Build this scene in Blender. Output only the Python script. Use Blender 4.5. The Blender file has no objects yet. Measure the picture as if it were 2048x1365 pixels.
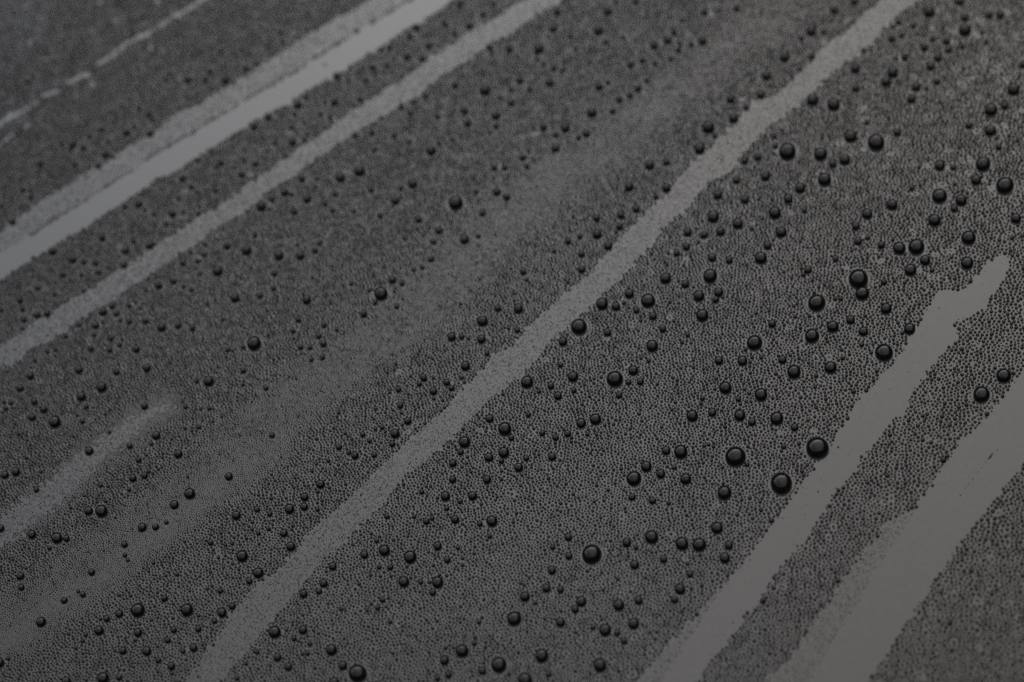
import bpy, math, random
import numpy as np
from mathutils import Matrix, Vector

random.seed(7)
rng = np.random.default_rng(11)
scene = bpy.context.scene
COL = scene.collection

# ------------------------------------------------------------------ camera
PW, PH = 2048.0, 1365.0            # the photograph's pixels, used to turn what it shows into places on the panel
ELEV = math.radians(54.0)          # how steeply the lens looks down on the panel
ROLL = math.radians(13.5)
LENS = 80.0
F = LENS / 36.0 * PW
DIST = 0.444
fwd = np.array([0.0, math.cos(ELEV), -math.sin(ELEV)])
r0 = np.array([1.0, 0.0, 0.0])
u0 = np.array([0.0, math.sin(ELEV), math.cos(ELEV)])
RT = math.cos(ROLL) * r0 - math.sin(ROLL) * u0
UP = math.sin(ROLL) * r0 + math.cos(ROLL) * u0
CAM = -fwd * DIST


def to_panel(px, py, h=0.0):
    """pixel -> point on the plane z = h (panel is z = 0) and its depth along the lens axis"""
    px = np.asarray(px, float); py = np.asarray(py, float)
    d = fwd + ((px - PW / 2) / F)[..., None] * RT - ((py - PH / 2) / F)[..., None] * UP
    t = (h - CAM[2]) / d[..., 2]
    return CAM + d * np.asarray(t)[..., None], t


def to_pixel(P):
    q = P - CAM
    z = q @ fwd
    return PW / 2 + F * (q @ RT) / z, PH / 2 - F * (q @ UP) / z


cam_data = bpy.data.cameras.new('camera')
cam = bpy.data.objects.new('camera', cam_data)
COL.objects.link(cam)
M = Matrix.Identity(4)
for i in range(3):
    M[i][0], M[i][1], M[i][2], M[i][3] = RT[i], UP[i], -fwd[i], CAM[i]
cam.matrix_world = M
cam_data.lens = LENS
cam_data.sensor_width = 36.0
cam_data.clip_start = 0.01
cam_data.clip_end = 50.0
cam_data.dof.use_dof = True
cam_data.dof.focus_distance = float(to_panel(1150, 900)[1])
cam_data.dof.aperture_fstop = 9.0
scene.camera = cam

# ------------------------------------------------------------------ light: dim surroundings and one wide unseen lamp added overhead in place of the sky
world = bpy.data.worlds.new('World')
scene.world = world
world.use_nodes = True
bg = world.node_tree.nodes['Background']
bg.inputs[0].default_value = (0.9, 0.95, 1.0, 1)
bg.inputs[1].default_value = 0.03

H = 0.8
LX0, LX1, LY0, LY1 = -3.6 * H, 1.7 * H, -2.4 * H, 1.6 * H
ld = bpy.data.lights.new('overhead_soft_light', 'AREA')
ld.shape = 'RECTANGLE'
ld.size = LX1 - LX0
ld.size_y = LY1 - LY0
RADIANCE = 4.2
ld.energy = RADIANCE * math.pi * ld.size * ld.size_y
ld.use_nodes = True
nt = ld.node_tree
em = nt.nodes['Emission']
geo = nt.nodes.new('ShaderNodeNewGeometry')
sep = nt.nodes.new('ShaderNodeSeparateXYZ')
nt.links.new(geo.outputs['Parametric'], sep.inputs[0])
# emission shaped to set the tones on panel and beads: brightest over the far end, cooler on the left, dying away over the lens
def ramp(src, stops):
    r_ = nt.nodes.new('ShaderNodeValToRGB')
    cr_ = r_.color_ramp
    while len(cr_.elements) < len(stops):
        cr_.elements.new(0.5)
    for e_, (pos_, c_) in zip(cr_.elements, stops):
        e_.position = pos_
        e_.color = (*c_, 1) if isinstance(c_, tuple) else (c_, c_, c_, 1)
    nt.links.new(sep.outputs[src], r_.inputs[0])
    return r_


rampy = ramp('Y', [(0.0, (0.15, 0.145, 0.14)), (0.45, (0.29, 0.28, 0.27)), (0.66, (0.45, 0.437, 0.428)), (0.76, (0.68, 0.672, 0.668)), (0.88, 1.2), (1.0, 1.35)])
rampx = ramp('X', [(0.0, (0.56, 0.595, 0.65)), (0.58, (0.53, 0.555, 0.60)), (0.68, (1.0, 1.0, 1.01)), (0.78, (1.05, 0.985, 0.935)), (1.0, (0.8, 0.78, 0.74))])
mx = nt.nodes.new('ShaderNodeMix')
mx.data_type = 'RGBA'
mx.blend_type = 'MULTIPLY'
mx.inputs['Factor'].default_value = 1.0
nt.links.new(rampy.outputs[0], mx.inputs[6])
nt.links.new(rampx.outputs[0], mx.inputs[7])
nt.links.new(mx.outputs[2], em.inputs[0])
lo = bpy.data.objects.new('overhead_soft_light', ld)
lo.location = ((LX0 + LX1) / 2, (LY0 + LY1) / 2, H)
COL.objects.link(lo)

scene.view_settings.view_transform = 'Standard'
scene.view_settings.look = 'None'
scene.view_settings.exposure = 0.0
scene.view_settings.gamma = 1.0
scene.render.engine = 'CYCLES'
scene.cycles.max_bounces = 6
scene.cycles.glossy_bounces = 4
scene.cycles.diffuse_bounces = 2
scene.cycles.use_denoising = False


# ------------------------------------------------------------------ materials
def principled(name):
    m = bpy.data.materials.new(name)
    m.use_nodes = True
    return m, m.node_tree, m.node_tree.nodes['Principled BSDF']


paint, nt, p = principled('dark_glossy_paint')
p.inputs['IOR'].default_value = 1.5
tc = nt.nodes.new('ShaderNodeTexCoord')
n1 = nt.nodes.new('ShaderNodeTexNoise')
n1.inputs['Scale'].default_value = 900.0
n1.inputs['Detail'].default_value = 3.0
nt.links.new(tc.outputs['Object'], n1.inputs['Vector'])
cr = nt.nodes.new('ShaderNodeValToRGB')
cr.color_ramp.elements[0].position = 0.3
cr.color_ramp.elements[0].color = (0.011, 0.011, 0.0115, 1)
cr.color_ramp.elements[1].position = 0.7
cr.color_ramp.elements[1].color = (0.018, 0.0175, 0.017, 1)
nt.links.new(n1.outputs['Fac'], cr.inputs[0])
nt.links.new(cr.outputs[0], p.inputs['Base Color'])
n2 = nt.nodes.new('ShaderNodeTexNoise')
n2.inputs['Scale'].default_value = 25.0
n2.inputs['Detail'].default_value = 5.0
nt.links.new(tc.outputs['Object'], n2.inputs['Vector'])
mr = nt.nodes.new('ShaderNodeMapRange')
mr.inputs['To Min'].default_value = 0.10
mr.inputs['To Max'].default_value = 0.20
nt.links.new(n2.outputs['Fac'], mr.inputs['Value'])
nt.links.new(mr.outputs[0], p.inputs['Roughness'])

# water on black paint: the paint below swallows what enters, the skin of the drop mirrors the light
water, nt, p = principled('water_over_dark_paint')
p.inputs['Base Color'].default_value = (0.003, 0.0033, 0.0036, 1)
p.inputs['Roughness'].default_value = 0.03
p.inputs['IOR'].default_value = 1.34

# ------------------------------------------------------------------ the panel
px_corner = [to_panel(x, y)[0] for x, y in ((-500, -400), (2550, -400), (2550, 1765), (-500, 1765))]
hx = max(abs(c[0]) for c in px_corner) + 0.08
hy = max(abs(c[1]) for c in px_corner) + 0.08
th, bv = 0.0012, 0.0005
prof = [(-bv, 0.0), (0.0, -bv), (0.0, -th)]
verts, faces = [], []
for off, z in prof:
    for sx, sy in ((-1, -1), (1, -1), (1, 1), (-1, 1)):
        verts.append((sx * (hx + off), sy * (hy + off), z))
faces.append((0, 1, 2, 3))
for k in range(2):
    for i in range(4):
        j = (i + 1) % 4
        faces.append((4 * k + i, 4 * k + 4 + i, 4 * k + 4 + j, 4 * k + j))
faces.append((11, 10, 9, 8))
me = bpy.data.meshes.new('painted_panel')
me.from_pydata(verts, [], faces)
me.materials.append(paint)
panel = bpy.data.objects.new('painted_panel', me)
COL.objects.link(panel)
panel['kind'] = 'structure'
panel['label'] = 'dark grey glossy painted panel with diagonal streaks wiped free of water beads'
panel['category'] = 'panel'

# ------------------------------------------------------------------ what the photograph shows, tile by tile (tile corner; x, y, width in quarter pixels)
TILES = {
 (0, 0): [(220,650,50),(262,615,36),(1100,548,36),(1500,640,60),(1680,575,46),(1640,632,50),(1800,640,66),(1330,645,40),(1965,548,48),(1935,398,42),(1990,430,36),(1775,400,34),(1790,325,30),(1575,757,36),(1630,755,30),(1380,745,26),(1110,868,46),(1190,918,58),(1220,958,36),(980,850,34),(350,962,36),(530,998,28),(810,1035,44),(715,1090,44),(1010,1060,58),(1075,1012,40),(1000,1010,30),(1200,1068,54),(865,1130,44),(580,1155,60),(665,1180,54),(490,1150,40),(560,1195,40),(845,1235,60),(900,1255,36),(600,1315,44),(320,1310,56),(400,1290,30),(785,1325,46),(710,1340,36),(2030,1010,60),(1860,1105,34),(1985,1125,30),(1580,1280,38),(1765,1305,54),(1730,1340,36),(1955,1285,32),(2035,1310,50),(1865,1340,32),(2040,510,36),(1840,1180,24)],
 (512, 0): [(315,50,30),(210,95,30),(300,110,30),(410,105,40),(520,185,28),(415,238,34),(145,230,30),(195,255,44),(35,215,34),(25,310,34),(215,335,36),(100,375,40),(10,420,30),(10,505,36),(1630,30,60),(1900,28,46),(1815,115,50),(1705,205,60),(1500,185,46),(1525,215,34),(1580,165,28),(1590,272,46),(1280,220,56),(1230,290,54),(1380,365,54),(1070,380,46),(1000,395,40),(1330,470,56),(1205,455,60),(1105,465,34),(1160,495,30),(1050,522,48),(930,540,52),(955,585,38),(985,540,26),(1125,545,30),(1125,632,30),(645,610,58),(755,545,34),(740,650,38),(880,645,44),(830,795,50),(935,745,30),(400,780,46),(335,840,60),(625,815,64),(560,820,36),(690,790,26),(310,912,42),(515,915,44),(595,930,40),(600,965,32),(480,950,28),(95,935,60),(285,1020,44),(380,980,32),(230,998,28),(545,1020,34),(290,1135,64),(155,1145,36),(95,1205,32),(385,1120,42),(410,1075,32),(235,1250,36),(315,1185,28),(5,1305,40),(810,248,34),(655,350,30),(552,517,20),(1865,380,52),(2025,390,66),(1885,435,40),(1915,415,30),(1590,680,60),(1832,722,92),(1355,768,46),(1265,815,44),(1165,860,44),(1235,905,42),(1450,930,50),(1665,885,68),(1692,985,58),(1915,925,74),(1920,1010,48),(1855,920,30),(1950,780,38),(2040,720,40),(2040,825,50),(1875,1060,34),(1000,945,34),(1105,1085,48),(925,1065,46),(795,1085,48),(1225,1138,42),(950,1198,42),(1398,1205,82),(1463,1150,40),(1568,1118,40),(1905,1340,50),(1988,1340,50),(2025,1215,30)],
 (1024, 0): [(360,95,60),(342,148,30),(328,230,64),(288,295,34),(465,290,44),(212,388,90),(510,392,42),(10,315,26),(828,12,44),(990,12,56),(765,90,74),(690,242,84),(750,338,46),(888,300,34),(1145,48,34),(1360,162,40),(1540,98,56),(1795,68,54),(1745,90,28),(1295,258,54),(1243,320,66),(1135,362,72),(1340,345,40),(1330,398,54),(1435,355,44),(1523,325,78),(1465,402,30),(1268,470,44),(1145,508,44),(1042,485,48),(948,518,54),(200,478,34),(252,512,40),(335,545,54),(388,568,32),(62,640,62),(140,715,48),(303,660,64),(695,692,64),(765,660,44),(1078,645,44),(1008,708,56),(945,762,54),(857,795,54),(793,798,30),(640,740,28),(637,900,84),(806,890,48),(868,895,30),(252,1018,58),(425,1025,76),(348,1078,48),(593,1068,72),(533,1100,46),(345,1188,62),(132,1212,38),(85,1260,52),(148,1265,28),(118,1330,44),(685,995,30),(1100,1320,84),(1236,1297,60),(1500,1190,94),(1570,1018,106),(1622,1085,46),(1772,945,86),(1748,792,66),(1875,862,46),(1990,758,76),(2036,605,82),(1860,1288,60),(1968,1255,70),(540,885,24)],
 (1536, 0): [(690,12,60),(530,78,64),(345,248,90),(445,255,44),(268,305,46),(130,320,28),(130,458,84),(350,450,54),(258,552,38),(1290,92,100),(1535,12,70),(1575,140,62),(1575,238,108),(1770,120,60),(1860,118,74),(1920,182,34),(1755,230,28),(1710,258,36),(1745,335,44),(1040,180,46),(1003,215,40),(1165,205,46),(1070,285,44),(990,308,60),(1318,312,44),(1428,330,58),(1458,275,30),(1250,378,62),(1448,400,50),(1555,372,46),(765,405,40),(702,468,28),(1095,455,60),(1028,468,34),(1360,462,64),(1300,530,76),(700,548,84),(997,580,92),(945,655,84),(1185,695,78),(1270,710,40),(1350,655,54),(702,705,68),(1148,790,78),(865,760,34),(925,720,30),(740,610,28),(865,862,34),(355,800,102),(525,835,112),(790,978,46),(1032,1060,68),(660,1090,108),(865,1140,142),(50,1090,48),(115,1040,32),(58,1170,50),(155,1212,144),(420,1235,112),(518,1312,68),(615,1280,90),(45,1228,34),(710,1300,28),(1785,878,110),(1893,848,68),(1965,715,104),(2040,515,66),(1605,1005,60),(1778,1045,98),(1845,1178,54),(1830,1105,34),(1520,1080,28),(1375,1325,90),(1480,1340,52),(1720,1312,124),(1705,445,28)],
 (0, 341): [(180,155,44),(240,165,34),(245,210,46),(100,410,54),(10,285,40),(525,100,26),(420,160,26),(15,60,26),(1460,65,54),(1530,130,48),(1575,170,36),(1490,175,30),(1430,218,40),(1770,75,30),(1930,32,56),(1720,160,44),(1765,240,28),(1620,240,28),(1110,265,62),(1155,318,36),(998,290,40),(1375,345,70),(1465,335,34),(1228,350,40),(1290,365,30),(1330,425,42),(1590,345,38),(945,65,30),(815,535,60),(1065,560,48),(1005,640,56),(1198,598,62),(1040,580,24),(580,710,64),(670,730,48),(760,738,50),(420,645,70),(500,830,56),(650,835,40),(785,815,44),(865,775,32),(990,755,54),(605,870,30),(300,940,46),(435,990,40),(160,1035,54),(178,1108,48),(295,1155,60),(375,1145,60),(190,1195,50),(180,1265,38),(10,1115,44),(665,965,38),(825,1130,66),(895,1085,54),(1030,1080,46),(1085,1055,34),(1120,1100,36),(930,1148,44),(880,1175,30),(1035,1208,50),(962,1198,38),(1160,1205,54),(765,1242,58),(822,1215,40),(630,1235,40),(752,1315,44),(525,1325,40),(885,1345,48),(660,1305,26),(1265,920,64),(1390,885,54),(1345,885,30),(1465,930,40),(1530,955,36),(1165,955,38),(1185,865,32),(1600,825,40),(1460,742,48),(1490,780,30),(1580,725,44),(1630,675,44),(1638,590,36),(1525,655,32),(1815,605,56),(1972,638,84),(1740,805,86),(1878,1020,78),(1292,1255,76),(1425,1240,56),(1538,1262,54),(1550,1075,30),(1655,1065,36),(1780,1190,40),(1640,1145,28),(2040,515,46),(1740,365,18),(1745,480,26),(2000,800,30)],
 (512, 341): [(365,65,56),(485,70,34),(228,175,62),(282,190,42),(125,230,50),(42,285,86),(105,312,32),(305,330,52),(405,228,64),(550,265,46),(610,318,46),(632,188,48),(672,55,86),(828,2,92),(650,125,28),(780,328,34),(920,152,50),(1160,138,42),(1252,105,80),(1112,242,74),(992,362,46),(1300,392,60),(1515,175,28),(1597,260,120),(1760,170,46),(1925,172,66),(2005,213,62),(1812,342,56),(1460,480,64),(1665,552,80),(1778,525,42),(1695,620,28),(1420,572,50),(1330,480,30),(1187,543,40),(1100,665,30),(1400,708,54),(1328,775,42),(1262,795,40),(1090,875,68),(1168,903,48),(1000,985,116),(905,960,38),(955,1055,46),(1125,1088,46),(762,905,40),(862,1148,62),(760,830,28),(903,808,28),(183,680,80),(352,682,74),(472,640,52),(508,583,42),(332,592,36),(155,598,26),(145,825,52),(140,943,48),(30,1002,52),(180,892,30),(405,1035,78),(338,1193,54),(545,1238,48),(295,1283,48),(502,1325,52),(645,1275,38),(652,1198,26),(405,705,24),(1933,1105,58),(1812,1205,90),(1565,1332,74),(1643,1328,54),(1698,1345,34),(1803,1350,76),(2000,1025,30),(1505,770,28)],
 (1024, 341): [(935,130,82),(1236,138,78),(1150,210,48),(992,308,68),(870,360,62),(860,448,64),(675,380,68),(680,510,82),(832,495,34),(543,527,50),(448,567,56),(768,603,76),(555,668,60),(557,795,62),(337,645,42),(355,722,30),(88,808,62),(117,873,40),(50,1105,84),(42,1277,52),(535,1250,134),(408,1370,78),(763,1297,70),(720,1068,104),(830,1088,76),(897,1060,38),(938,987,80),(1088,1042,120),(995,1118,58),(1127,1167,70),(1028,1200,34),(915,1138,30),(1205,1267,64),(1228,865,92),(1385,910,70),(1585,845,118),(1652,975,82),(1630,1035,58),(1685,1015,34),(1495,1005,94),(1523,1160,104),(1405,1315,44),(1600,698,76),(1738,718,64),(1990,700,104),(2043,600,74),(1395,610,68),(1318,662,58),(1250,658,34),(1240,755,32),(1115,668,32),(1405,495,74),(1538,517,64),(1492,570,34),(1667,490,76),(1805,425,92),(1610,370,102),(1917,465,40),(1862,235,72),(1647,195,80),(1795,78,66),(2028,48,80),(1975,228,36),(1265,528,34),(1130,580,30)],
 (1536, 341): [(452,73,112),(257,140,92),(162,228,80),(290,320,52),(55,340,104),(105,495,92),(1152,140,50),(1493,108,38),(1665,78,88),(1895,122,144),(1372,205,124),(1545,238,98),(1490,305,64),(1332,400,104),(1983,385,86),(993,275,92),(793,348,92),(703,447,70),(720,567,70),(797,537,46),(907,597,64),(1050,622,106),(1187,612,132),(1257,720,88),(1140,797,102),(1313,798,44),(1605,540,118),(1593,740,106),(1953,540,36),(540,708,54),(320,795,66),(443,543,30),(723,867,160),(755,985,114),(928,893,54),(1012,885,32),(390,1060,140),(582,1028,40),(945,1107,92),(660,1195,76),(518,1250,98),(763,1288,80),(1133,1267,94),(352,1325,118),(217,1170,36),(33,1227,66),(538,835,30),(302,1242,28),(402,1147,28)],
 (0, 682): [(725,62,54),(875,72,50),(955,32,44),(1090,65,64),(375,85,40),(278,155,40),(240,280,68),(160,378,62),(630,232,70),(930,248,60),(1173,217,70),(812,370,90),(650,445,80),(690,525,46),(728,290,30),(272,485,60),(350,550,60),(85,495,46),(30,488,40),(45,540,42),(253,612,64),(437,648,102),(658,642,46),(1155,522,60),(1573,320,44),(1670,323,88),(1820,72,44),(1945,48,44),(2032,20,118),(1945,238,50),(1943,348,36),(1483,528,40),(1673,540,40),(1605,543,32),(1970,508,26),(1590,688,44),(1715,730,28),(1248,757,74),(1210,823,40),(1037,840,54),(713,880,74),(875,728,36),(1425,905,74),(1108,952,54),(1062,1098,66),(1157,1078,56),(1235,1103,28),(802,1155,44),(1032,1190,38),(655,1187,28),(1518,1223,92),(1395,1310,76),(1830,1085,66),(38,1073,66),(125,1048,76),(290,1190,48),(300,1252,30),(708,1360,74),(812,1362,104),(1580,838,28),(1665,1175,28),(505,705,28),(455,405,28)],
 (512, 682): [(355,50,50),(430,52,46),(538,22,60),(532,130,50),(443,148,42),(78,375,50),(1848,100,46),(1675,200,82),(1645,295,38),(1340,295,64),(1308,345,46),(1308,385,28),(1418,295,32),(1525,333,58),(1565,378,52),(1418,403,66),(1422,460,36),(1140,388,52),(1153,517,56),(1162,575,34),(957,543,36),(1213,642,64),(1010,692,42),(955,705,38),(853,748,48),(908,800,42),(1112,742,80),(1090,825,54),(945,912,50),(792,918,64),(663,850,54),(577,957,38),(128,755,50),(447,1042,32),(515,1147,76),(492,1207,38),(387,1250,70),(385,1328,68),(510,1270,26),(267,1345,84),(120,1260,34),(8,1348,52),(492,1350,38),(1125,887,28),(1868,622,72),(1990,703,112),(2042,775,54),(1668,810,98),(1637,890,54),(1575,980,64),(1862,932,78),(1982,893,94),(1963,962,48),(1803,898,30),(1573,1110,62),(1848,1110,72),(1963,1108,34),(1325,1208,44),(1515,1243,82),(1732,1240,78),(1632,1283,48),(1525,1340,46),(1413,1220,28)],
 (1024, 682): [(388,193,48),(288,185,30),(120,328,106),(310,358,62),(488,287,90),(495,397,50),(367,440,72),(823,305,134),(970,237,84),(932,332,50),(1027,325,62),(857,435,56),(1122,40,102),(1092,158,42),(1360,12,38),(1655,158,74),(1842,160,84),(1868,70,36),(1993,133,36),(1940,15,126),(1707,375,104),(1623,385,34),(1860,387,32),(1523,460,44),(1810,465,50),(1992,430,108),(1442,600,98),(1602,573,72),(1822,598,94),(1920,648,70),(130,590,50),(553,658,84),(668,628,94),(242,738,52),(348,773,56),(445,742,58),(603,748,38),(113,938,52),(53,1013,76),(320,927,72),(1232,878,74),(1350,887,114),(1075,1005,92),(1190,1065,78),(1298,1013,44),(1390,1105,92),(975,1100,124),(960,1250,60),(1123,1278,62),(1252,1297,40),(1788,925,166),(1880,988,44),(1700,1215,118),(1537,840,34),(793,1010,28),(770,1193,34)],
 (1536, 682): [(115,152,72),(208,247,114),(500,213,102),(750,30,42),(928,92,144),(870,242,36),(598,138,40),(258,140,30),(683,405,44),(377,367,34),(463,465,34),(70,620,110),(213,692,64),(125,845,46),(395,855,182),(107,1140,178),(285,1075,32),(1885,278,120),(1708,428,136),(1587,510,36),(1403,952,52),(320,635,32),(1055,10,30),(492,1320,34)],
 (0, 1023): [(2,135,66),(255,185,74),(455,213,92),(532,218,56),(395,293,40),(1138,128,74),(1245,125,56),(1330,87,40),(995,265,56),(998,350,40),(1022,390,34),(732,487,58),(625,638,34),(662,665,50),(513,712,56),(592,580,28),(163,518,64),(170,608,54),(328,885,84),(1103,790,116),(1495,788,106),(953,820,68),(852,860,56),(803,862,32),(792,953,80),(685,987,42),(1103,970,74),(1080,1030,34),(1315,697,56),(1365,712,30),(1390,948,54),(1585,940,58),(1715,878,48),(1775,810,82),(1858,760,58),(1763,637,46),(1658,618,34),(1993,555,60),(1968,598,28),(1890,32,78),(1683,248,54),(1858,255,36),(1937,358,98),(1340,1032,52),(1548,1092,66),(1463,1118,46),(1173,1118,80),(983,1117,62),(1265,1190,54),(1370,1238,66),(605,1093,36),(-4,1210,78),(65,1178,36),(530,1358,76),(825,1335,98),(952,1328,54),(435,778,28),(490,1272,28),(1415,505,38),(1610,485,30),(1383,540,28),(1895,1335,44),(2040,1120,40),(1968,1218,34)],
 (512, 1023): [(110,20,48),(18,175,40),(100,140,40),(222,175,68),(278,280,80),(18,492,90),(18,572,30),(1047,40,50),(1265,43,38),(1362,80,58),(1592,65,72),(1790,100,50),(1887,78,94),(1870,198,42),(965,235,44),(867,347,70),(1027,313,94),(1233,365,108),(985,445,42),(1075,448,52),(1080,517,32),(1453,278,74),(1615,292,38),(1530,388,58),(1652,375,34),(1652,428,34),(613,440,70),(540,575,72),(503,640,54),(380,660,72),(1182,563,92),(1317,565,46),(1453,568,98),(1413,647,62),(1010,707,52),(1058,693,32),(922,740,34),(973,770,48),(1073,883,40),(1783,885,44),(148,965,104),(243,950,32),(375,948,76),(303,1018,46),(430,1058,46),(412,1137,42),(172,1168,70),(258,1243,70),(10,1125,40),(603,1108,94),(693,1233,78),(813,1295,148),(625,1370,88),(1648,1115,108),(1745,1055,48),(1507,1192,80),(1540,1307,60),(1450,1335,54),(1810,1275,70),(1943,1228,130),(630,695,30),(1278,1000,32)],
 (1024, 1023): [(450,207,68),(325,287,48),(455,358,62),(638,342,160),(918,250,76),(992,290,46),(1117,205,112),(1360,258,110),(1498,267,114),(1640,132,100),(1733,272,74),(1702,373,90),(1213,383,64),(980,427,78),(1423,503,58),(1343,622,92),(1435,618,34),(1300,705,68),(1357,800,34),(845,543,34),(1067,530,32),(318,472,74),(275,615,72),(388,625,62),(103,682,84),(188,732,40),(263,720,30),(553,720,90),(505,785,64),(18,857,118),(387,887,82),(853,750,96),(850,815,28),(1012,712,74),(972,897,96),(745,948,104),(647,928,46),(842,972,58),(895,1037,58),(508,967,34),(238,1153,114),(703,1230,112),(293,1302,54),(105,1345,116),(2010,713,52),(1145,1020,34),(1157,965,34),(510,463,30),(1293,445,30),(1623,500,30)],
 (1536, 1023): [(27,73,46),(560,555,44),(490,717,32),(425,747,32),(390,797,32),(712,383,30),(1383,648,34),(1830,625,34),(1685,508,32),(305,960,34)],
}
beads_px = [(tx + x / 4.0, ty + y / 4.0, d / 4.0) for (tx, ty), L in TILES.items() for x, y, d in L]
STRAY = {(650.0, 129.25), (435.0, 432.25), (714.5, 62.0), (675.75, 87.5)}
beads_px = [(x, y, d * (1.12 if y < 620 - 0.25 * x and d < 17 else 1.04 if d < 17 else 1.0)) for x, y, d in beads_px if d >= 7.9 or (x, y) in STRAY]

# edges of the streaks, in photograph pixels
S1_TOP = [(-160,560),(0,466),(75,406),(140,368),(200,332),(292,275),(345,237),(375,220),(462,170),(512,140),(570,100),(632,60),(687,32),(737,2),(900,-100)]
LINE = [(-140,585),(25,493),(62,471),(110,436),(125,428),(152,413),(175,398),(235,358),(270,338),(300,312),(382,267),(435,235),(512,187),(537,172),(604,135),(624,120),(677,87),(717,60),(737,49),(782,22),(824,-2),(980,-100)]
S2_BOT = [(-140,650),(0,561),(25,546),(72,513),(120,486),(180,448),(220,423),(262,393),(312,361),(350,343),(430,290),(512,240),(564,215),(580,207),(583,197),(637,170),(687,140),(732,112),(782,77),(820,57),(842,47),(847,37),(882,17),(905,0),(1060,-100)]
S3_TOP = [(-150,780),(12,682),(37,668),(105,626),(130,608),(185,576),(212,558),(275,518),(287,503),(367,456),(450,403),(512,361),(537,337),(580,312),(687,235),(747,195),(792,170),(870,110),(884,105),(937,67),(982,42),(1007,25),(1049,2),(1210,-100)]
S3_BOT = [(-150,830),(0,733),(27,729),(50,704),(75,692),(100,682),(125,663),(195,618),(237,591),(275,563),(327,533),(347,516),(380,496),(430,456),(465,438),(512,406),(544,378),(594,346),(609,335),(697,272),(744,245),(812,202),(837,185),(902,140),(974,92),(994,77),(1024,62),(1074,32),(1119,2),(1270,-100)]
S4_TOP = [(270,1490),(370,1364),(405,1318),(450,1260),(467,1223),(512,1173),(562,1135),(594,1098),(617,1070),(659,1030),(682,1014),(719,977),(762,934),(812,889),(857,847),(902,804),(924,777),(969,739),(987,709),(1024,694),(1049,663),(1096,621),(1144,576),(1184,541),(1224,496),(1254,463),(1286,428),(1341,383),(1371,341),(1424,292),(1449,265),(1499,207),(1506,200),(1536,197),(1561,180),(1618,127),(1646,97),(1686,70),(1713,42),(1726,27),(1771,0),(1890,-100)]
S4_BOT = [(345,1490),(440,1364),(475,1318),(500,1295),(512,1273),(537,1245),(572,1208),(597,1178),(617,1158),(644,1123),(687,1088),(709,1058),(744,1028),(774,994),(807,957),(837,937),(862,909),(907,872),(932,847),(969,807),(1024,764),(1069,724),(1099,687),(1131,658),(1164,628),(1186,611),(1214,581),(1256,541),(1291,503),(1321,463),(1356,426),(1379,413),(1399,391),(1429,358),(1461,341),(1471,320),(1499,290),(1536,260),(1588,215),(1623,182),(1666,145),(1706,117),(1736,95),(1768,55),(1801,30),(1831,5),(1950,-100)]
S5_TOP = [(1210,1490),(1324,1360),(1356,1313),(1394,1255),(1424,1210),(1454,1163),(1484,1125),(1520,1080),(1568,1019),(1598,977),(1618,947),(1643,917),(1666,887),(1678,864),(1696,842),(1708,812),(1721,792),(1748,772),(1766,747),(1786,729),(1806,709),(1813,689),(1821,676),(1843,646),(1848,628),(1866,606),(1868,591),(1881,581),(1906,583),(1926,581),(1946,558),(1966,536),(1976,526),(2006,511),(2018,516)]
S5_BOT = [(1310,1490),(1396,1363),(1409,1343),(1434,1310),(1454,1285),(1481,1253),(1496,1225),(1516,1208),(1534,1178),(1543,1163),(1561,1135),(1586,1108),(1606,1083),(1623,1058),(1641,1033),(1653,1017),(1666,987),(1686,969),(1706,947),(1721,919),(1741,892),(1761,872),(1776,849),(1788,832),(1801,834),(1811,829),(1816,807),(1818,792),(1826,777),(1848,754),(1866,727),(1881,704),(1906,689),(1913,676),(1911,663),(1908,646),(1926,636),(1958,624),(1971,616),(1983,591),(2006,566),(2016,541)]
S5_DUST = [(1160,1490),(1274,1360),(1316,1318),(1349,1278),(1384,1243),(1414,1203),(1449,1168),(1474,1140),(1499,1108),(1520,1082)]
S6_TOP = [(1530,1490),(1621,1364),(1636,1333),(1658,1298),(1683,1260),(1711,1215),(1736,1173),(1761,1130),(1786,1088),(1806,1060),(1828,1025),(1843,999),(1861,972),(1876,947),(1896,924),(1911,904),(1918,882),(1936,869),(1961,844),(1986,822),(2001,794),(2021,774),(2036,754),(2048,732),(2200,540)]
S6_BOT = [(1660,1490),(1743,1360),(1751,1345),(1771,1315),(1791,1285),(1811,1253),(1833,1220),(1853,1188),(1873,1158),(1888,1133),(1918,1093),(1948,1053),(1966,1028),(1978,1019),(1996,997),(2011,972),(2031,952),(2048,927),(2200,760)]
S6_DUST = [(1450,1490),(1538,1350),(1581,1318),(1606,1275),(1633,1238),(1661,1195),(1696,1148),(1716,1115),(1761,1068),(1775,1040),(1828,1022)]


def inside(x, y, poly):
    """even-odd test, many points at once"""
    res = np.zeros(x.shape, bool)
    n = len(poly)
    for i in range(n):
        x0, y0 = poly[i]; x1, y1 = poly[(i + 1) % n]
        if y0 == y1:
            continue
        c = ((y0 > y) != (y1 > y))
        res ^= c & (x < (x1 - x0) * (y - y0) / (y1 - y0) + x0)
    return res


def near_line(x, y, pts):
    d = np.full(x.shape, 1e9)
    for (x0, y0), (x1, y1) in zip(pts[:-1], pts[1:]):
        L2 = (x1 - x0) ** 2 + (y1 - y0) ** 2
        t = np.clip(((x - x0) * (x1 - x0) + (y - y0) * (y1 - y0)) / L2, 0, 1)
        d = np.minimum(d, np.hypot(x - x0 - t * (x1 - x0), y - y0 - t * (y1 - y0)))
    return d


def band(top, bot):
    return top + bot[::-1]


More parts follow.
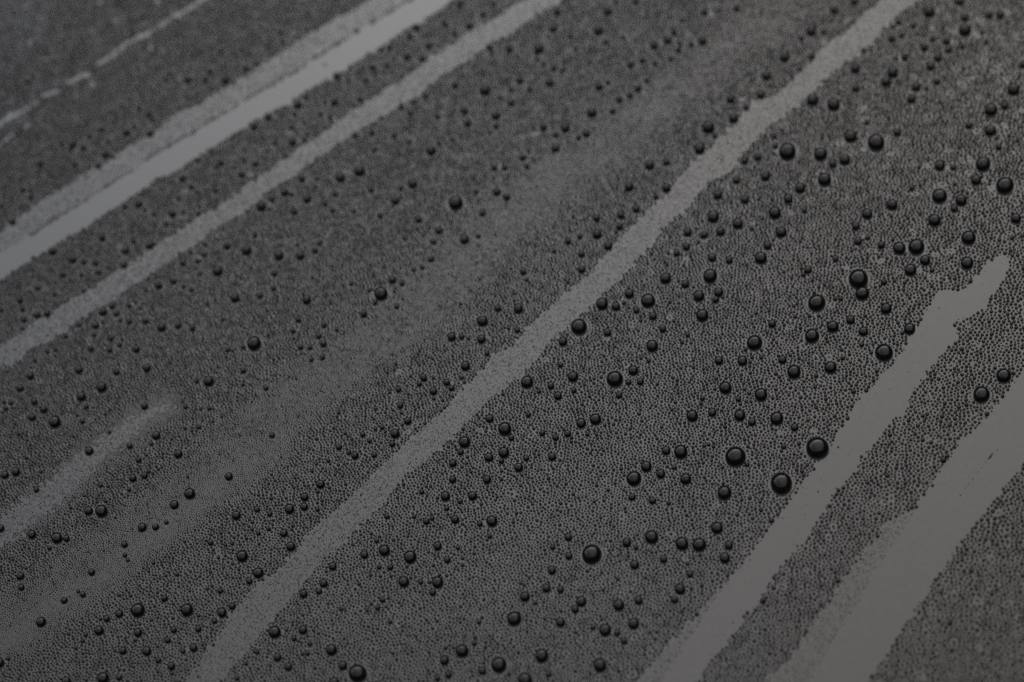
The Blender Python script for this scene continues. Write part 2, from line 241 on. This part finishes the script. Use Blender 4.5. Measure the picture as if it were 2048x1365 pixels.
CLEAN_POLYS = [band(LINE, S2_BOT), band(S5_TOP, S5_BOT), band(S6_TOP, S6_BOT)]
HAZE_POLYS = [band(S1_TOP, LINE), band(S3_TOP, S3_BOT), band(S4_TOP, S4_BOT)]
SPARSE_POLYS = [band(S5_DUST, S5_TOP[:8]), band(S6_DUST, S6_TOP[:11])]
BRIGHT_BITS = [[(-60,290),(8,245),(22,232),(75,207)], [(87,192),(117,180)], [(135,162),(175,150)], [(195,130),(230,107),(262,82),(295,67),(337,40),(390,10),(430,-15)]]
FAINT_BITS = [[(-50,318),(0,287),(25,270),(62,250)], [(180,158),(186,172)]]
HOLES = [(117,55),(80,38),(60,85),(300,96),(152,190),(197,5),(312,5),(368,170),(50,15),(20,40),(90,120),(233,40)]
SHORT = [(330,812),(295,832),(225,882),(175,922),(112,982),(75,1012),(-60,1110)]
FINE_BANDS = [(SHORT, 34, 0.60),
              ([(1700,-60),(1500,60),(1280,230),(1100,370),(950,490),(820,640),(640,760),(450,920),(300,1040),(150,1150),(-50,1290)], 56, 0.72),
              ([(560,900),(430,990),(260,1120),(80,1250),(-60,1340)], 34, 0.76),
              ([(-40,-40),(40,25)], 80, 0.75)]


def wob(x, y, k, s):
    return (np.sin(x * k + y * k * 0.7 + s) + np.sin(x * k * 2.3 - y * k * 1.9 + s * 2.1) * 0.7 + np.sin(x * k * 0.6 + y * k * 3.1 + s * 3.7) * 0.6)


def zone_of(x, y):
    """0 beaded, 1 hazy streak of fine mist, 2 sparse specks beside a streak, 3 wiped clean, 4 line of beads between two streaks"""
    xx = x + 1.5 * wob(x, y, 0.11, 1.0) + rng.normal(0, 1.0, x.shape)
    yy = y + 1.5 * wob(x, y, 0.13, 4.0) + rng.normal(0, 1.0, x.shape)
    z = np.zeros(x.shape, int)
    for p_ in SPARSE_POLYS:
        z[inside(xx, yy, p_)] = 2
    for p_ in HAZE_POLYS:
        z[inside(xx, yy, p_)] = 1
    z[(near_line(x + rng.normal(0, 8, x.shape), y, SHORT) < np.interp(x, [40, 120, 250, 335], [24, 21, 15, 4])) & (rng.uniform(0, 1, x.shape) < 0.85)] = 1
    for p_ in CLEAN_POLYS:
        z[inside(xx, yy, p_)] = 3
    dl = near_line(x, y, LINE)
    gap = inside(x, y, [(604,135),(600,120),(620,105),(628,122)]) | inside(x, y, [(718,62),(712,45),(732,38),(740,52)]) | (x < 58)
    wl = 3.2 + 1.8 * wob(x, y, 0.045, 2.0) * 0.5
    z[(dl < np.maximum(wl, 0.8)) & ~gap & (z > 0)] = 4
    for b in BRIGHT_BITS:
        z[near_line(xx, yy, b) < 3.2 + 0.5 * wob(x, y, 0.06, 3.0)] = 3
    for b in FAINT_BITS:
        z[near_line(xx, yy, b) < 2.2] = 3
    for hx_, hy_ in HOLES:
        z[np.hypot(xx - hx_, yy - hy_) < 3.6] = 3
    return z


def fine_of(x, y):
    f = np.ones(x.shape)
    for pts, w, k in FINE_BANDS:
        d = near_line(x, y, pts)
        f *= 1 - (1 - k) * np.exp(-(d / w) ** 4)
    f *= 1 + 0.012 * wob(x, y, 0.012, 0.5)
    f *= np.interp(x, [0, 1300, 2000], [0.90, 0.95, 1.10])
    return f


# ------------------------------------------------------------------ bead shapes
THETA = math.radians(99.0)         # how far a bead's skin curls under: water on waxed paint
HC = -math.cos(THETA)              # height of the ball's centre over the paint, in radii


def dome(seg, rings, squash=1.0, warp=(), sink=0.01):
    """unit bead standing on z = 0; triangles; its cap sits just under the paint"""
    v = [(0.0, 0.0, (1.0 + HC) * squash)]
    for k in range(1, rings + 1):
        ph = THETA * (k / rings if rings > 2 else (0.56, 1.0)[k - 1])
        for i in range(seg):
            a = 2 * math.pi * (i - 0.5 * k) / seg
            r = math.sin(ph)
            for (m, amp, off) in warp:
                r *= 1 + amp * math.cos(m * a + off) * (k / rings) ** 0.7
            v.append((r * math.cos(a), r * math.sin(a), (math.cos(ph) + HC) * squash))
    f = []
    for i in range(seg):
        f.append((0, 1 + i, 1 + (i + 1) % seg))
    for k in range(rings - 1):
        b0, b1 = 1 + k * seg, 1 + (k + 1) * seg
        for i in range(seg):
            j = (i + 1) % seg
            f.append((b0 + i, b1 + i, b1 + j))
            f.append((b0 + i, b1 + j, b0 + j))
    v = np.array(v)
    v[:, 2] -= sink
    return v, np.array(f)


def mesh_from(name, V, T, mat):
    m = bpy.data.meshes.new(name)
    m.vertices.add(len(V)); m.vertices.foreach_set('co', np.ascontiguousarray(V, dtype=np.float32).ravel())
    m.loops.add(len(T) * 3); m.loops.foreach_set('vertex_index', np.ascontiguousarray(T, dtype=np.int32).ravel())
    m.polygons.add(len(T)); m.polygons.foreach_set('loop_start', np.arange(0, len(T) * 3, 3, dtype=np.int32))
    m.polygons.foreach_set('use_smooth', np.ones(len(T), dtype=bool))
    m.materials.append(mat)
    m.update(calc_edges=True)
    m.validate()
    return m


def scatter(name, pos, rad, unit, mat):
    """many beads as one mesh: pos (n,2), rad (n,)"""
    v, t = unit
    n, m = len(pos), len(v)
    a = rng.uniform(0, 2 * math.pi, n); ca, sa = np.cos(a)[:, None], np.sin(a)[:, None]
    e = 1 + rng.uniform(-0.07, 0.07, (n, 1))
    x = v[None, :, 0] * e; y = v[None, :, 1] / e
    hz = 1 + rng.uniform(-0.08, 0.04, (n, 1))
    V = np.empty((n, m, 3))
    V[..., 0] = pos[:, :1] + rad[:, None] * (x * ca - y * sa)
    V[..., 1] = pos[:, 1:2] + rad[:, None] * (x * sa + y * ca)
    V[..., 2] = rad[:, None] * v[None, :, 2] * hz
    T = (t[None] + (np.arange(n) * m)[:, None, None]).reshape(-1, 3)
    return V.reshape(-1, 3), T


# ------------------------------------------------------------------ the big beads, one object each
def bead_place(x, y, d):
    depth = to_panel(x, y)[1]
    R = 0.5 * d * depth / F
    P, depth = to_panel(x, y, R * HC)
    return P[0], P[1], R


placed = [(x, y, d) + bead_place(x, y, d) for x, y, d in beads_px]
placed.sort(key=lambda b: -b[2])
N_BIG = 300
big, rest = placed[:N_BIG], placed[N_BIG:]


def side(x, y, line):
    """below the line (towards lower right) > 0"""
    xs, ys = zip(*sorted(line))
    return y - float(np.interp(x, xs, ys))


def where(x, y):
    if side(x, y, LINE) < 0:
        return 'above the upper streaks'
    if side(x, y, S3_TOP) < 8:
        return 'between the two upper streaks'
    if side(x, y, S4_TOP) < 8:
        return 'left of the middle streak'
    if x < 1330 or side(x, y, S5_TOP) < 10 and not inside(np.array([x]), np.array([y]), [(1900,640),(2060,500),(2060,735),(1700,1100),(1650,1030)])[0]:
        return 'right of the middle streak'
    return 'between the two right streaks'


variants = []
for k in range(8):
    warp = [(2, random.uniform(0.012, 0.04), random.uniform(0, 6.28)), (3, random.uniform(0.005, 0.018), random.uniform(0, 6.28)), (5, random.uniform(0.0, 0.006), random.uniform(0, 6.28))]
    v, t = dome(36, 14, squash=random.uniform(0.93, 0.99), warp=warp)
    variants.append(mesh_from('water_bead', v, t, water))

ONES = 'zero one two three four five six seven eight nine ten eleven twelve thirteen fourteen fifteen sixteen seventeen eighteen nineteen'.split()
TENS = '- - twenty thirty forty fifty sixty seventy eighty ninety'.split()


def say(v):
    v = int(round(v))
    if v < 20:
        return ONES[v]
    if v == 100:
        return 'a hundred'
    return TENS[v // 10] + ('-' + ONES[v % 10] if v % 10 else '')


labels = set()
for i, (x, y, d, X, Y, R) in enumerate(big):
    o = bpy.data.objects.new('water_bead', variants[random.randrange(8)])
    COL.objects.link(o)
    o.location = (X, Y, 0.0)
    o.rotation_euler = (0, 0, random.uniform(0, 6.283))
    o.scale = (R, R, R)
    size = 'huge' if d > 33 else 'large' if d > 25 else 'medium' if d > 20 else 'small' if d > 16 else 'tiny'
    gap, other = min(((math.hypot(x - b[0], y - b[1]) - (d + b[2]) / 2), b[2]) for j, b in enumerate(placed) if b[:2] != (x, y))
    if gap < 3:
        place_ = 'touching a larger one' if other > d else 'touching a smaller one'
    else:
        place_ = where(x, y)
    spot = 'at %s percent across, %s down' % (say(100 * max(x, 0) / PW), say(100 * min(y, PH) / PH))
    for noun in ('water bead', 'bead', 'round bead', 'dark bead', 'glossy bead'):
        lab = '%s %s %s %s' % (size, noun, place_, spot)
        if len(lab.replace('-', ' ').split()) > 16:
            lab = lab.replace('water bead', 'bead').replace('the two ', '').replace('the middle', 'middle').replace('the upper', 'upper')
        if lab not in labels:
            break
    labels.add(lab)
    o['label'] = lab
    o['category'] = 'water bead'
    o['group'] = 'water beads on the painted panel'

# ------------------------------------------------------------------ the remaining beads one can still pick out
u = dome(16, 6)
pos = np.array([(b[3], b[4]) for b in rest]); rad = np.array([b[5] for b in rest])
V, T = scatter('small', pos, rad, u, water)
small = bpy.data.objects.new('small_water_beads', mesh_from('small_water_beads', V, T, water))
COL.objects.link(small)
small['kind'] = 'stuff'
small['label'] = 'small dark water beads scattered among the large ones'
small['category'] = 'water beads'

# ------------------------------------------------------------------ the uncountable droplets between them
MG = 140
corners = [to_panel(x, y)[0] for x, y in ((-MG, -MG), (PW + MG, -MG), (PW + MG, PH + MG), (-MG, PH + MG))]
bx0, bx1 = min(c[0] for c in corners), max(c[0] for c in corners)
by0, by1 = min(c[1] for c in corners), max(c[1] for c in corners)
BX = np.array([(b[3], b[4], b[5]) for b in placed])
CELL = 0.0007
grid = {}
acc = []


def candidates(n):
    P = np.zeros((n, 3)); P[:, 0] = rng.uniform(bx0, bx1, n); P[:, 1] = rng.uniform(by0, by1, n)
    x, y = to_pixel(P)
    ok = (x > -MG) & (x < PW + MG) & (y > -MG) & (y < PH + MG)
    return P[ok][:, :2], x[ok], y[ok]


def free_of_beads(P, r, big_margin):
    """gap to the nearest large bead"""
    g = np.full(len(P), 1e9); br = np.zeros(len(P))
    for s in range(0, len(P), 20000):
        q = P[s:s + 20000]
        D = np.sqrt((q[:, None, 0] - BX[None, :, 0]) ** 2 + (q[:, None, 1] - BX[None, :, 1]) ** 2) - BX[None, :, 2]
        k = D.argmin(1)
        g[s:s + 20000] = D[np.arange(len(q)), k]; br[s:s + 20000] = BX[k, 2]
    return g, br


def throw(P, r, gap):
    """keep droplets that do not run into one already lying there"""
    for i in range(len(P)):
        x, y, ri = P[i, 0], P[i, 1], r[i]
        cx, cy = int(x / CELL + 1000), int(y / CELL + 1000)
        ok = True
        for a in (cx - 1, cx, cx + 1):
            for b in (cy - 1, cy, cy + 1):
                for (qx, qy, qr) in grid.get((a, b), ()):
                    dd = (ri + qr) * gap
                    if (qx - x) ** 2 + (qy - y) ** 2 < dd * dd:
                        ok = False; break
                if not ok: break
            if not ok: break
        if ok:
            grid.setdefault((cx, cy), []).append((x, y, ri))
            acc.append((x, y, ri))


def neighbours(Q, size, K=8, keep=14):
    """for each point the nearest others, as an index table (itself where there are fewer)"""
    nx = int((bx1 - bx0) / size) + 3; ny = int((by1 - by0) / size) + 3
    cx = np.clip(((Q[:, 0] - bx0) / size).astype(int) + 1, 1, nx - 2)
    cy = np.clip(((Q[:, 1] - by0) / size).astype(int) + 1, 1, ny - 2)
    cid = cx * ny + cy
    o_ = np.argsort(cid, kind='stable'); sc = cid[o_]
    rank = np.arange(len(sc)) - np.searchsorted(sc, sc)
    tab = np.full((nx * ny, K), -1)
    m_ = rank < K
    tab[sc[m_], rank[m_]] = o_[m_]
    out = np.empty((len(Q), keep), int)
    for s0 in range(0, len(Q), 20000):
        c0 = cid[s0:s0 + 20000]
        cand = np.concatenate([tab[c0 + dx * ny + dy] for dx in (-1, 0, 1) for dy in (-1, 0, 1)], axis=1)
        q = Q[s0:s0 + 20000]
        d2 = ((q[:, None, :] - Q[cand]) ** 2).sum(2)
        me_ = np.arange(s0, s0 + len(q))[:, None]
        d2[(cand < 0) | (cand == me_)] = 1e9
        k_ = np.argpartition(d2, keep, axis=1)[:, :keep]
        c2 = np.take_along_axis(cand, k_, 1)
        bad = np.take_along_axis(d2, k_, 1) > 1e8
        out[s0:s0 + 20000] = np.where(bad, me_, c2)
    return out


# droplets of the beaded field: condensation spaces itself out, so they push each other apart until evenly packed
SP = 0.00076
area = (bx1 - bx0) * (by1 - by0)
# an evenly spread sequence in place of chance, so that no patch starts out crowded or bare
n_ = int(area * 1.2 / (0.33 * SP * SP)); gq = 1.32471795724474602596
q_ = (0.5 + np.arange(1, n_ + 1)[:, None] * np.array([1 / gq, 1 / gq ** 2])) % 1.0
P = np.c_[bx0 + q_[:, 0] * (bx1 - bx0), by0 + q_[:, 1] * (by1 - by0)]
x, y = to_pixel(np.c_[P, np.zeros(n_)])
f = fine_of(x, y)
ix = (q_[:, 0] * 1024).astype(np.int64); iy = (q_[:, 1] * 1024).astype(np.int64)
code = np.zeros(n_, np.int64)
for b_ in range(10):
    code |= ((ix >> b_) & 1) << (2 * b_) | ((iy >> b_) & 1) << (2 * b_ + 1)
o_ = np.argsort(code, kind='stable')
cum = np.cumsum(np.clip(0.33 / (f[o_] ** 2), 0, 1))
lucky = np.zeros(n_, bool)
lucky[o_] = np.diff(np.floor(cum), prepend=0) > 0
lucky &= (x > -MG) & (x < PW + MG) & (y > -MG) & (y < PH + MG)
P, f = P[lucky] + rng.normal(0, 0.00012, (lucky.sum(), 2)), f[lucky]
sp = SP * f * np.exp(rng.normal(0, 0.19, len(P)))
near = None
for it in range(24):
    if it % 6 == 0:
        NB = neighbours(P, 0.0008)
    if it == 12:
        g, br = free_of_beads(P, sp, 0)
        near = (g > -0.6 * sp) & (g < 0.8 * sp)
        near_i = np.nonzero(near)[0]
        D = np.sqrt((P[near_i, None, 0] - BX[None, :, 0]) ** 2 + (P[near_i, None, 1] - BX[None, :, 1]) ** 2) - BX[None, :, 2]
        near_b = D.argmin(1)
    push = np.zeros_like(P)
    for k in range(NB.shape[1]):
        j = NB[:, k]
        d = P - P[j]
        L = np.hypot(d[:, 0], d[:, 1])
        want = 0.545 * (sp + sp[j])
        w = np.where((L > 1e-9) & (L < want), 0.30 * (want - L) / np.maximum(L, 1e-6), 0.0)
        push += d * w[:, None]
    P += np.clip(push, -0.00012, 0.00012)
    if near is not None:                     # those shoved under a large bead slide back out to its foot
        d = P[near_i] - BX[near_b, :2]
        L = np.maximum(np.hypot(d[:, 0], d[:, 1]), 1e-6)
        foot = BX[near_b, 2] + 0.40 * sp[near_i] + np.where(BX[near_b, 2] > 0.0014, 0.13 * BX[near_b, 2], 0.0)
        P[near_i] += d * (np.maximum(foot - L, 0) / L)[:, None]
x, y = to_pixel(np.c_[P, np.zeros(len(P))])
z = zone_of(x, y); f = fine_of(x, y)
# how far each has grown: nearly meeting on the far left, more apart on the near right
fill = np.interp(0.45 * x + y, [300, 900, 1500, 2100], [0.85, 0.76, 0.69, 0.69]) * np.clip(0.55 + 0.47 * f, 0.75, 1)
r = 0.5 * sp * fill * np.exp(rng.normal(0, 0.12, len(P)))
NB = neighbours(P, 0.0008)
for _ in range(2):
    lim = np.full(len(P), 1.0)
    for k in range(NB.shape[1]):
        j = NB[:, k]
        d = P - P[j]
        L = np.hypot(d[:, 0], d[:, 1])
        lim = np.where(L > 1e-9, np.minimum(lim, L * r / (r + r[j]) / 1.04), lim)
    r = np.minimum(r, np.maximum(lim, 0.00004))
r[z == 4] *= 0.85
g, br = free_of_beads(P, r, 0)
r = np.where((br > 0.0014) & (g < 0.4 * br), r * 0.75, np.where(g < 0.00045, r * 0.85, r))
ok = ((z == 0) | (z == 4)) & (g > r * 0.9 + np.where(br > 0.0014, 0.06 * br, 0.0))
for q in zip(P[ok, 0].tolist(), P[ok, 1].tolist(), r[ok].tolist()):
    acc.append(q)
    grid.setdefault((int(q[0] / CELL + 1000), int(q[1] / CELL + 1000)), []).append(q)
n_main = len(acc)
# finer ones in the gaps
P, x, y = candidates(230000)
z = zone_of(x, y); f = fine_of(x, y)
r = 0.5 * 0.00020 * np.sqrt(f) * np.exp(rng.normal(0, 0.28, len(P)))
g, br = free_of_beads(P, r, 0)
ring = (br > 0.0011) & (g < 0.22 * br)
ok = ((z == 0) | (z == 4)) & (g > r + 0.04 * br) & (~ring | (rng.uniform(0, 1, len(P)) < 0.5))
r[ring] *= 0.7
throw(P[ok], r[ok], 1.10)
n_fill = len(acc)
# mist in the hazy streaks, specks beside and in the wiped ones
P, x, y = candidates(680000)
c_ = rng.uniform(0, 1, len(P)) < 0.3
for p_ in HAZE_POLYS + SPARSE_POLYS:
    c_ |= inside(x, y, p_)
c_ |= near_line(x, y, SHORT) < 34
P, x, y = P[c_], x[c_], y[c_]
z = zone_of(x, y)
r = 0.5 * 0.00019 * np.exp(rng.normal(0, 0.30, len(P)))
r[z == 2] *= 1.0
r[(z == 1) & (y < 700 - 0.55 * x + 60)] *= 1.22
g, br = free_of_beads(P, r, 0)
lot = rng.uniform(0, 1, len(P))
far = near_line(x, y, S5_TOP) < 120
keep = (z == 1) | ((z == 2) & (lot < 0.62)) | ((z == 3) & (lot < np.where(far, 0.02, 0.0)))
ok = keep & (g > r)
throw(P[ok], r[ok], 1.16)
# the row of specks on the wide wiped streak
specks = [(1835,875,3),(1798,900,3),(1790,912,5),(1782,922,4),(1776,932,5),(1768,940,4),(1760,947,3),(1784,930,4),(1710,1015,2.5),(1680,1050,3),(1640,1108,3),(1605,1145,3),(1590,1160,2),(1575,1180,2.5),(1540,1235,4),(1745,965,2),(1725,995,2)]
for sx, sy, sd in specks:
    q, dep = to_panel(1536 + sx / 4.0, 682 + sy / 4.0)
    acc.append((q[0], q[1], 0.5 * sd * dep / F * 0.8))

A = np.array(acc)
order = A[:, 2]
print('droplets', len(A), 'main', n_main, 'fill', n_fill - n_main, 'mist', len(A) - n_fill)
coarse = order > 0.00012
for nm, sel, unit, lab, cat in (
        ('fine_droplets', coarse, dome(7, 2), 'dense field of fine dark droplets covering the panel between the streaks', 'droplets'),
        ('water_mist', ~coarse, dome(5, 2), 'very fine specks of water in the hazy streaks and between droplets', 'mist')):
    V, T = scatter(nm, A[sel][:, :2], A[sel][:, 2], unit, water)
    print(nm, sel.sum(), len(T))
    o = bpy.data.objects.new(nm, mesh_from(nm, V, T, water))
    COL.objects.link(o)
    o['kind'] = 'stuff'
    o['label'] = lab
    o['category'] = cat
